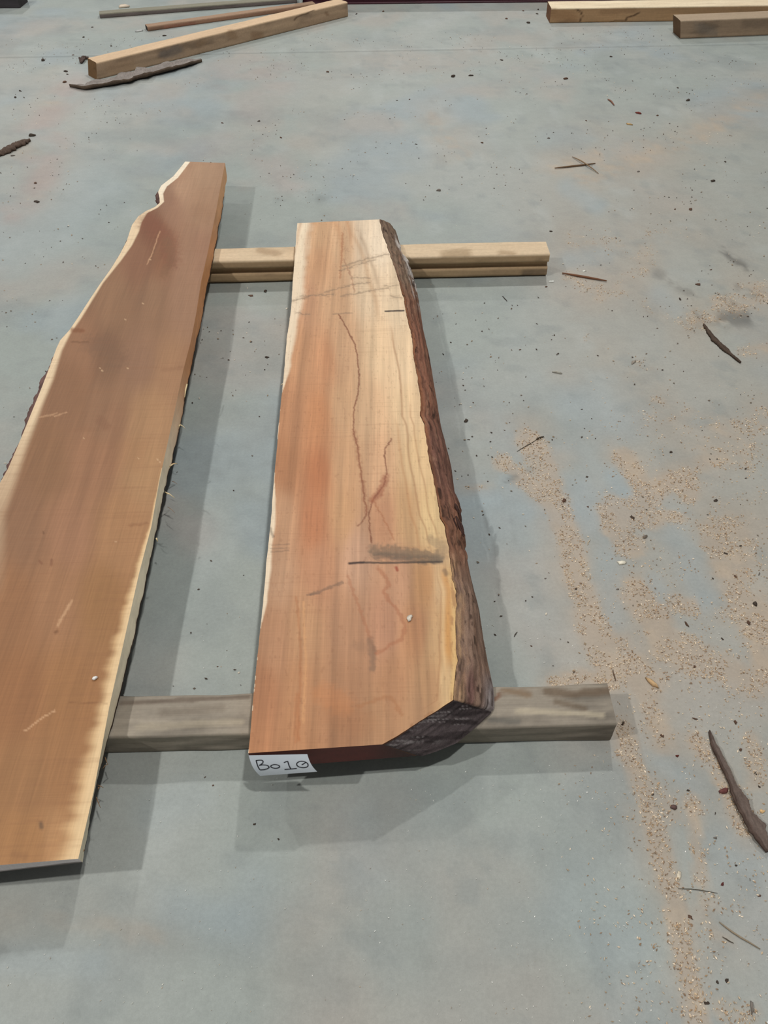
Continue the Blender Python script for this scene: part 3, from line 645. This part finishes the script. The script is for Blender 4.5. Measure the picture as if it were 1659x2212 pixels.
# strokes of the pen, in a crop of the photo 4.1475x around (520,1590)
def el(cx, cy, rx, ry, a0, a1, tilt=0, n=18):
    o = []
    for i in range(n + 1):
        a = math.radians(a0 + (a1 - a0)*i/n); x, y = rx*math.cos(a), ry*math.sin(a); o.append((cx + x - tilt*y, cy + y + .05*x))
    return o
strokes = [('B', [[(146,203),(158,228),(170,255),(184,280)], [(142,200),(170,197),(196,197),(210,206),(208,219),(192,231),(176,238),(206,234),(240,236),(262,246),(268,258),(252,270),(222,279),(184,281)]]),
           ('o', [el(322, 250, 40, 17, 0, 365)]),
           ('1', [[(398,218),(418,210),(432,207),(442,232),(452,258),(462,278)], [(404,283),(440,280),(480,277),(514,273)]]),
           ('0', [el(566, 238, 52, 30, -100, 275, -.15), [(596,215),(590,222),(560,240)]])]
e1, e2 = np.array([600 - 72, 155 - 165.0]), np.array([175 - 72, 355 - 165.0])
Minv = np.linalg.inv(np.stack([e1, e2], 1))
e2r = np.array([688 - 600, 320 - 155.0])
def st_of(p):
    s, r = Minv @ (np.array(p, float) - np.array([72, 165.0]))
    for _ in range(4):      # bilinear refinement
        q = np.array([72, 165.0]) + e1*s + (e2*(1 - s) + e2r*s)*r
        d = Minv @ (np.array(p, float) - q); s += d[0]; r += d[1]
    return s, r
for nm, sts in strokes:
    for pl in sts:
        pl = np.array(pl, float); n = len(pl); k = np.linspace(0, n - 1, n*5)
        px = np.stack([np.interp(k, np.arange(n), pl[:, i]) for i in (0, 1)], 1)
        pts = np.array([paper(*st_of(p)) for p in px]) + np.array([0, -.0006, .0004])
        tg = np.gradient(pts, axis=0); nrm = np.array([0, -.9, .4]); sd = np.cross(tg, nrm); sd /= np.linalg.norm(sd, axis=1)[:, None] + 1e-9
        w = .0009
        G = np.stack([pts - sd*w, pts + sd*w], 1).reshape(-1, 3)
        f = grid_faces(len(pts), 2); mesh('pen_stroke', G, f, M_ink, tag1, loc, np.tile(lin((38, 36, 44)), (len(G), 1)))

# ------------------------------------------------------------------ bark strips, twigs and chips
def bark_strip(name, px, wpx, lift, label, colr, inner=None, group=None, seed=0, curl=1.0, cat='bark', thick=.004):
    """a curled strip of bark lying on the floor; px centre line on the floor, wpx half widths"""
    P = np.array([hit(a, b, .0) for a, b in px]); n = 80; k = 9
    D = np.concatenate([[0], np.cumsum(np.linalg.norm(np.diff(P, axis=0), axis=1))]); D /= D[-1]; tt = np.linspace(0, 1, n)
    C0 = np.stack([np.interp(tt, D, P[:, i]) for i in range(3)], 1); w = np.interp(tt, np.linspace(0, 1, len(wpx)), wpx)
    tg = np.gradient(C0, axis=0); tg /= np.linalg.norm(tg, axis=1)[:, None]; sd = np.stack([-tg[:, 1], tg[:, 0], 0*tg[:, 0]], 1)
    s = np.linspace(-1, 1, k); L = []
    w = w*(.45 + 1.1*fbm(tt*15, tt*0, seed, 3))
    for layer_ in (0, 1):
        for j in s:
            jj = j*(1 + .5*(fbm(tt*17, tt*0 + j, seed + 1) - .5))
            h = lift*(curl*(jj**2) if curl > 0 else -curl*(1 - jj**2))*np.minimum(1, w/np.max(w)*1.3)
            Q = C0 + sd*(w*jj)[:, None]; Q[:, 2] += h + (thick if layer_ else 0)*(1 + (fbm(tt*13, tt*0 + j*2, seed + 2) - .3)) + .0005
            L.append(Q)
    G = np.stack(L, 1)          # n, 2k, 3
    f = [grid_faces(n, 2*k)]
    m = 2*k; i = np.arange(n - 1)
    bot = grid_faces(n, m); keep = (np.arange(len(bot)) % (m - 1)) != (k - 1); bot = bot[keep]
    isb = (np.arange(len(grid_faces(n, m)))[keep] % (m - 1)) < k - 1
    q = np.where(isb[:, None], bot, bot[:, ::-1])
    e1_ = np.stack([i*m, (i + 1)*m, (i + 1)*m + k, i*m + k], 1); e2_ = np.stack([i*m + k - 1, i*m + 2*k - 1, (i + 1)*m + 2*k - 1, (i + 1)*m + k - 1], 1)
    a = np.arange(k - 1); c1 = np.stack([a, a + k, a + k + 1, a + 1], 1); c2 = (c1 + (n - 1)*m)[:, ::-1]
    V = G.reshape(-1, 3); lc = V.mean(0); lc[2] = 0
    c = np.tile(lin(colr), (len(V), 1))*(.5 + 1.0*fbm(np.repeat(tt*16, m), np.tile(np.linspace(0, 20, m), n), seed + 4))[:, None]
    if inner is not None:
        top = np.tile(np.r_[np.zeros(k), sst(-.75, -.1, s)], n); c = mix(c, inner, top*(.5 + .5*fbm(np.repeat(tt*20, m), np.tile(np.linspace(0, 9, m), n), seed + 5)))
    o = mesh(name, V, [q, e1_, e2_, c1, c2], M_bark, None, tuple(lc), c)
    return tag(o, label, cat, group)
bark_strip('bark_strip', [(152,188),(185,193),(250,182),(330,162),(400,143),(436,134)], [.006, .035, .05, .05, .045, .004], .02,
           'long curled grey-brown bark strip along the foot of the askew beam', (88, 74, 62), (150, 142, 136), seed=500, thick=.012)
bark_strip('bark_strip', [(-12,340),(15,329),(40,316),(66,305)], [.015, .022, .028, .003], .012, 'dark slender bark strip on bare floor beside pinkish dust, far from the timbers', (92, 76, 66), seed=510, thick=.008, curl=-1.0)
bark_strip('bark_strip', [(1519,703),(1540,733),(1560,752),(1582,771),(1599,785)], [.002, .007, .009, .007, .002], .004, 'thin dark bark sliver pointing out of the dark dusty smudge', (80, 66, 56), seed=520, thick=.005, curl=-1.0)
bark_strip('bark_strip', [(1531,1582),(1539,1612),(1554,1643),(1570,1676),(1585,1710),(1603,1748),(1622,1780),(1642,1815),(1656,1842)], [.0015, .0035, .0045, .005, .007, .014, .015, .011, .003], .006,
           'long split piece of dark bark lying in the sawdust beside a red chip', (86, 70, 62), (112, 98, 90), seed=530, thick=.007)
bark_strip('bark_strip', [(1545,1608),(1562,1640),(1580,1680),(1594,1714)], [.001, .002, .003, .002], .002, 'pale thin fibre strip lying against the long dark bark piece', (150, 140, 128), seed=535, thick=.003)
bark_strip('bark_curl', [(176,138),(182,128),(192,128)], [.008, .014, .006], .01, 'small curled bark shred at the butt of the askew beam', (84, 70, 64), seed=540, thick=.008)

def twig(px, r, label, colr, group=None, lift=0.0):
    P = np.array([hit(a, b, 0) for a, b in px]); n = max(6, 2*len(px)); tt = np.linspace(0, 1, n)
    D = np.linspace(0, 1, len(px)); Q = np.stack([np.interp(tt, D, P[:, i]) for i in range(3)], 1)
    Q[:, 2] = r + .0002 + lift*np.sin(np.pi*tt); Q[:, 0] += (fbm(tt*9, tt*0, int(px[0][0])) - .5)*.004
    V, Fc = tube(Q, r*(1 - .55*np.abs(tt*2 - 1)**2), 6); lc = V.mean(0); lc[2] = 0
    o = mesh('twig', V, Fc, M_chip, None, tuple(lc), np.tile(lin(colr), (len(V), 1)))
    return tag(o, label, 'twig', group)
twig([(1214,592),(1260,600),(1310,609)], .0042, 'reddish-brown twig beyond the butt of the grooved bearer', (122, 84, 62))
twig([(1198,365),(1245,360),(1286,355)], .004, 'brown twig lying under another thin twig to form a cross', (112, 88, 66))
twig([(1236,340),(1260,355),(1293,376)], .0028, 'thinner pale-brown twig laid over another to form a cross', (140, 116, 90), lift=.006)
twig([(1465,1920),(1500,1921),(1550,1930)], .0009, 'very thin dark fibre across the sawdust trail', (92, 86, 76))
twig([(1552,1992),(1590,2020),(1642,2051)], .0016, 'pale straight splinter lying beside a shorter dark one', (150, 134, 112))
twig([(1561,2024),(1583,2038)], .0010, 'short dark splinter lying beside a longer pale one', (86, 76, 64))
twig([(1324,1447),(1327,1462),(1329,1472)], .0014, 'thin dark twig by the butt of the weathered bearer', (96, 76, 60))
twig([(1110,1376),(1117,1366)], .0012, 'tiny dark twig on clean floor beside the slab bark', (70, 62, 54))
twig([(1268,1178),(1274,1166)], .0013, 'small pale splinter on the edge of the sawdust trail', (206, 186, 156))
twig([(1312,216),(1320,220),(1326,229)], .004, 'short bent reddish twig near a red chip', (132, 92, 74))
twig([(1160,950),(1140,962),(1116,976)], .0012, 'dark thread-like fibre trailing across the floor', (84, 76, 66))
twig([(1096,652),(1085,640)], .0014, 'tiny dark sliver in the shadow of the grooved bearer', (60, 52, 46))

rng = np.random.default_rng(11)
def chip_mesh(name, kind, seed, colr):
    r = np.random.default_rng(seed); k = 9
    if kind == 'long': ax, bx, h = 1.0, .28, .22
    elif kind == 'flake': ax, bx, h = 1.0, .62, .16
    else: ax, bx, h = 1.0, .7, .3
    th = np.arange(k)/k*2*math.pi; rad = .6 + .8*r.random(k)
    ring = np.stack([np.cos(th)*ax*rad, np.sin(th)*bx*rad], 1)*.5
    V = [np.c_[ring*.92, np.zeros(k)], np.c_[ring, h*(.35 + .3*r.random(k))], np.c_[ring*.6, h*(.8 + .4*r.random(k))], [[0, 0, h*1.05]], [[0, 0, 0]]]
    V = np.vstack(V); i = np.arange(k); j = (i + 1) % k
    f4 = np.vstack([np.stack([i, j, j + k, i + k], 1), np.stack([i + k, j + k, j + 2*k, i + 2*k], 1)])
    f3 = np.vstack([np.stack([i + 2*k, j + 2*k, np.full(k, 3*k)], 1), np.stack([j, i, np.full(k, 3*k + 1)], 1)])
    c = np.tile(lin(colr), (len(V), 1))*(.75 + .5*r.random((len(V), 1)))
    o = mesh(name, V, [f4, f3], M_chip, None, (0, 0, 0), c)
    me = o.data; bpy.data.objects.remove(o); return me
_cache = {}
def chip(px, size_px, kind, colr, label, group=None, ang=None, name='wood_chip', cat='wood chip', z=0.0, dz=0.0):
    u, v = px; P = hit(u, v, z, dz); Q = hit(u + size_px, v, z, dz); L = np.linalg.norm(Q - P)
    key = (kind, tuple(colr), int(rng.integers(0, 3)))
    if key not in _cache: _cache[key] = chip_mesh(name, kind, key[2] + 7*len(_cache), colr)
    o = bpy.data.objects.new(name, _cache[key]); col.objects.link(o)
    o.location = tuple(P); o.scale = (L, L, L); o.rotation_euler = (0, 0, math.radians(ang) if ang is not None else rng.random()*6.28)
    return tag(o, label, cat, group)

# single chips that can be told apart by look or neighbour
RED = (118, 56, 48)
chip((1563,1708), 20, 'chunk', (108, 66, 62), 'red-brown square chip lying beside the long split bark piece', ang=20)
chip((1647,1753), 11, 'chunk', (226, 186, 132), 'cream-orange chip on the far side of the split bark piece')
chip((1342,1216), 20, 'flake', (228, 220, 200), 'cream oblong chip on clean floor between sawdust patches', ang=-5)
chip((1411,1478), 34, 'long', (190, 158, 118), 'tan elongated shaving in sawdust beyond the weathered bearer', ang=-55)
chip((1467,1889), 18, 'flake', (214, 202, 180), 'cream chip in the sawdust trail near a thin dark fibre', ang=70)
chip((1455,1745), 15, 'chunk', (98, 76, 72), 'brown-purple chip beside the sawdust trail')
chip((1463,1633), 8, 'chunk', (104, 52, 44), 'small dark red chip in the sawdust trail near the weathered bearer')
chip((1560,1910), 9, 'flake', (96, 48, 44), 'dark red chip on bare floor off the end of a thin dark fibre')
chip((1624,2177), 26, 'long', (128, 120, 112), 'grey weathered sliver lying on bare floor past the pale splinter', ang=75)
chip((1380,246), 15, 'long', RED, 'red-brown chip on clean floor near a tan chip', ang=-40)
chip((1359,269), 14, 'flake', (178, 146, 100), 'tan leaf-like chip near a red-brown chip', ang=-35)
chip((1191,609), 13, 'flake', (214, 214, 206), 'white flake beside the butt of the grooved bearer', ang=0)
chip((1262,586), 9, 'flake', (216, 216, 206), 'small white flake just beyond the reddish twig', ang=0)
chip((1204,806), 20, 'long', (176, 172, 160), 'pale grey curled shaving on bare floor', ang=-20)
chip((1164,948), 20, 'long', (74, 64, 52), 'dark bark shred at the edge of a small sawdust patch', ang=25)
chip((1368,783), 16, 'flake', (146, 136, 124), 'flat grey-brown flake among faint dust smears')
chip((1393,1160), 12, 'chunk', (120, 108, 96), 'grey-brown lump at the edge of the sawdust pile')
chip((1365,1118), 13, 'flake', (76, 62, 52), 'dark brown flake lying on the sawdust pile')
chip((1345,1563), 14, 'long', (74, 60, 48), 'dark bark shred touching the butt of the weathered bearer', ang=60)
chip((267,15), 26, 'flake', (206, 190, 170), 'pale scrap by the dark grey batten', ang=5)
chip((300,68), 16, 'flake', (180, 180, 176), 'pale shaving between the reddish batten and the tan beam', ang=20)
chip((885,1335), 17, 'flake', (214, 204, 188), 'pale grey flake on the labelled slab face', ang=60, z=ZB0 + T1 + .0012, dz=DZ)
chip((204,1467), 14, 'chunk', (240, 236, 230), 'tiny white tuft on the dull-brown slab', z=ZB0 + T2 + .0012, dz=DZ)

DK, BR, GR = (70, 60, 52), (96, 72, 58), (112, 104, 96)
crumbs = [(948,412,10),(574,630,9),(542,639,10),(577,772,8),(542,739,7),(572,799,5),(958,766,7),(974,740,5),(1123,756,5),(945,683,4),(1041,716,5),(979,166,12),(1017,164,11),(1221,171,10),(1083,130,8),(1319,123,6),
 (1185,299,6),(899,312,6),(858,217,5),(885,215,6),(1042,309,6),(1266,261,6),(1464,190,7),(1486,217,10),(1540,392,10),(1492,453,10),(1458,452,6),(1567,350,6),(1379,371,6),(1536,583,7),(1508,615,13),(1469,647,11),(1450,977,9),
 (1546,1081,10),(1218,1082,12),(1568,1196,9),(1588,1246,10),(1334,1273,6),(1630,1305,15),(1483,1349,15),(1616,1345,12),(1006,909,11),(1501,1553,12),(1430,1590,9),(1491,1982,11),(1569,2118,11),(1549,2122,9),(1527,2167,12),
 (1545,1757,7),(1486,1708,6),(1410,1717,7),(550,1780,6),(601,1813,5),(460,1697,5),(443,1679,5),(200,59,7),(354,78,9),(142,155,8),(146,161,7),(140,178,9),(43,197,9),(33,211,8),(52,211,7),(94,131,12),(158,119,6),(240,100,6),(181,81,6),
 (77,396,8),(79,436,14),(27,337,10),(68,294,14),(1186,6,8),(1094,41,6),(1130,24,5),(1160,30,8),(1163,21,5),(1142,50,9),(770,31,8),(828,25,6),(560,262,6),(607,298,8),(708,156,7),(480,266,7),(640,1240,0),(1190,500,6),(1420,250,6),(1180,620,6),
 (1160,700,5),(1054,1040,5),(1012,950,6),(1030,985,5),(1062,935,5),(1100,870,4),(1075,800,4),(985,700,5),(1000,820,4),(1022,870,4),(1090,930,5),(1150,1290,5),(1148,1396,5),(1178,1250,5),(640,800,5),(520,1480,4),(470,1440,4),(600,960,4),(560,900,4),(505,1060,4),(545,985,4),
 (1270,1095,6),(1430,1410,6),(1500,1440,8),(1560,1380,7),(1660-20,1240,9),(1600,1180,7),(1540,1250,6),(1588,1560,10),(1600,1620,8),(1632,1672,8),(1640,1700,7),(1590,1870,7),(1620,1900,6),(1545,1810,8),(1640,1935,8),(1300,1330,5)]
for (a, b, s) in crumbs:
    if s <= 0: continue
    k = rng.random(); cl = DK if k < .55 else (BR if k < .85 else GR)
    kd = 'chunk' if rng.random() < .5 else ('flake' if rng.random() < .6 else 'long')
    where = ('on the floor around the maroon girder and cream-topped beam' if b < 60 and a > 600 else
             'near the askew beam and its bark strip' if b < 240 and a < 480 else
             'near the dark slender bark strip and pinkish dust' if b < 500 and a < 300 else
             'on open floor short of the back timbers' if b < 480 else
             'on the floor between the two wood slabs' if a < 645 and b < 1500 else
             'on the bare floor in front of the paper tag' if a < 1000 and b > 1500 else
             'near the bark flank of the tagged slab' if a < 1200 and b > 600 else
             'near the dark smudges past the grooved bearer' if b < 850 else
             'among the sawdust patches beyond the weathered bearer' if b < 1500 else
             'around the long split bark piece and sawdust trail')
    word = {'chunk': 'crumb', 'flake': 'flat flake', 'long': 'sliver'}[kd]
    tone = 'dark' if cl is DK else ('brown' if cl is BR else 'grey')
    chip((a, b), s*1.0, kd, cl, 'tiny %s bark %s %s' % (tone, word, where), 'bark crumbs %s' % where, name='bark_crumb', cat='bark crumb')

# ------------------------------------------------------------------ sawdust: uncountable flakes on the floor
def flakes(name, P, size, cols, label, ratio=2.6, seed=1, lift=.0009):
    r = np.random.default_rng(seed); n = len(P)
    a = r.random(n)*2*math.pi; L = size*(.5 + r.random(n)); w = L/ratio*(.6 + .8*r.random(n))
    dx = np.stack([np.cos(a), np.sin(a), (r.random(n) - .5)*.7], 1)*L[:, None]/2
    dy = np.stack([-np.sin(a), np.cos(a), (r.random(n) - .5)*.5], 1)*w[:, None]/2
    up = np.zeros((n, 3)); up[:, 2] = L*.22 + lift
    zmin = np.abs(dx[:, 2]) + np.abs(dy[:, 2])
    c = P.copy(); c[:, 2] = zmin + .0003
    V = np.stack([c - dx, c - dy, c + dx, c + dy, c + up], 1).reshape(-1, 3)
    o = np.arange(n)*5
    f = np.vstack([np.stack([o + i, o + (i + 1) % 4, o + 4], 1) for i in range(4)])
    ci = np.array([lin(k) for k in cols])[r.integers(0, len(cols), n)]*(.75 + .5*r.random((n, 1)))
    return V, f, np.repeat(ci, 5, axis=0)
r = np.random.default_rng(3)
cand = np.stack([r.uniform(-.1, 1.7, 300000), r.uniform(.25, 3.2, 300000), np.zeros(300000)], 1)
d_, c_, u_, v_, _ = dust_at(cand)
clump = fbm(cand[:, 0]*28, cand[:, 1]*28, 150, 3)
pr = np.clip(np.maximum(d_, .09*sst(1180, 1420, u_ + 60*(clump - .5))*sst(800, 1000, v_))*sst(.30, .60, clump)*1.7, 0, 1)
inside = (u_ > -30) & (u_ < W + 60) & (v_ > 0) & (v_ < HH + 60)
keep = inside & (r.random(len(cand)) < pr*np.interp(cand[:, 1], [.3, 1.2, 3.2], [.85, .6, .25]))
keep &= ~((cand[:, 0] < .47) & (cand[:, 1] > .77) & (cand[:, 1] < .885)) & ~((cand[:, 0] < .62) & (cand[:, 1] > 2.59) & (cand[:, 1] < 2.72))
S1 = flakes('sawdust', cand[keep], .0046, [(196, 172, 142), (214, 194, 166), (176, 148, 118), (226, 208, 184), (150, 124, 100)], 'pale tan sawdust and fine shavings scattered over the concrete floor', seed=8)
# thin scatter of light specks over the open floor in front and to the right, and dark grit further back
n = 5200
c2 = np.stack([r.uniform(-1.0, 1.1, n), r.uniform(.25, 1.1, n)**1.0, np.zeros(n)], 1)
u2, v2 = proj(c2); wgt = .25 + .75*sst(.3, .9, (u2 - 500)/1100) + .4*sst(1650, 2100, v2)
k2 = (r.random(n) < wgt*.45) & ~((c2[:, 0] < .47) & (c2[:, 1] > .76) & (c2[:, 1] < .90)) & (c2[:, 1] < 1.1)
S2 = flakes('sawdust', c2[k2], .0028, [(222, 222, 214), (206, 204, 192), (190, 176, 156), (236, 234, 226)], 'fine white sawdust specks sprinkled over the floor in front of the slabs', seed=18)
n = 11000
c3 = np.stack([r.uniform(-2.6, 2.4, n), r.uniform(.9, 5.6, n), np.zeros(n)], 1); u3, v3 = proj(c3)
k3 = (u3 > 0) & (u3 < W) & (fbm(c3[:, 0]*5, c3[:, 1]*5, 160) > .52) & (r.random(n) < .55)
k3 &= ~((c3[:, 0] < .62) & (c3[:, 1] > 2.59) & (c3[:, 1] < 2.73))
k3 &= ~((c3[:, 0] > -1.75) & (c3[:, 0] < -.1) & (np.abs(c3[:, 1] - (4.88 + (c3[:, 0] + 1.54)*.827)) < .14))
k3 &= ~((c3[:, 0] > 1.75) & (c3[:, 1] > 5.3))
k3 &= seg_dist(u3, v3, [(140,188),(185,193),(250,182),(330,162),(400,143),(445,132)]) > 24
S3 = flakes('floor_grit', c3[k3], .0062, [(92, 84, 76), (74, 64, 56), (120, 108, 94), (150, 132, 110), (200, 190, 172)], 'fine dark grit and bark dust strewn over the concrete floor', ratio=1.8, seed=28)

oV = 0; VV = []; FF = []; CV = []
for Va, fa, ca in (S1, S2, S3):
    VV.append(Va); FF.append(fa + oV); CV.append(ca); oV += len(Va)
tag(mesh('sawdust', np.vstack(VV), np.vstack(FF), M_dust, C=np.vstack(CV)), 'pale sawdust, fine shavings and dark grit scattered over the concrete floor', 'sawdust', kind='stuff')
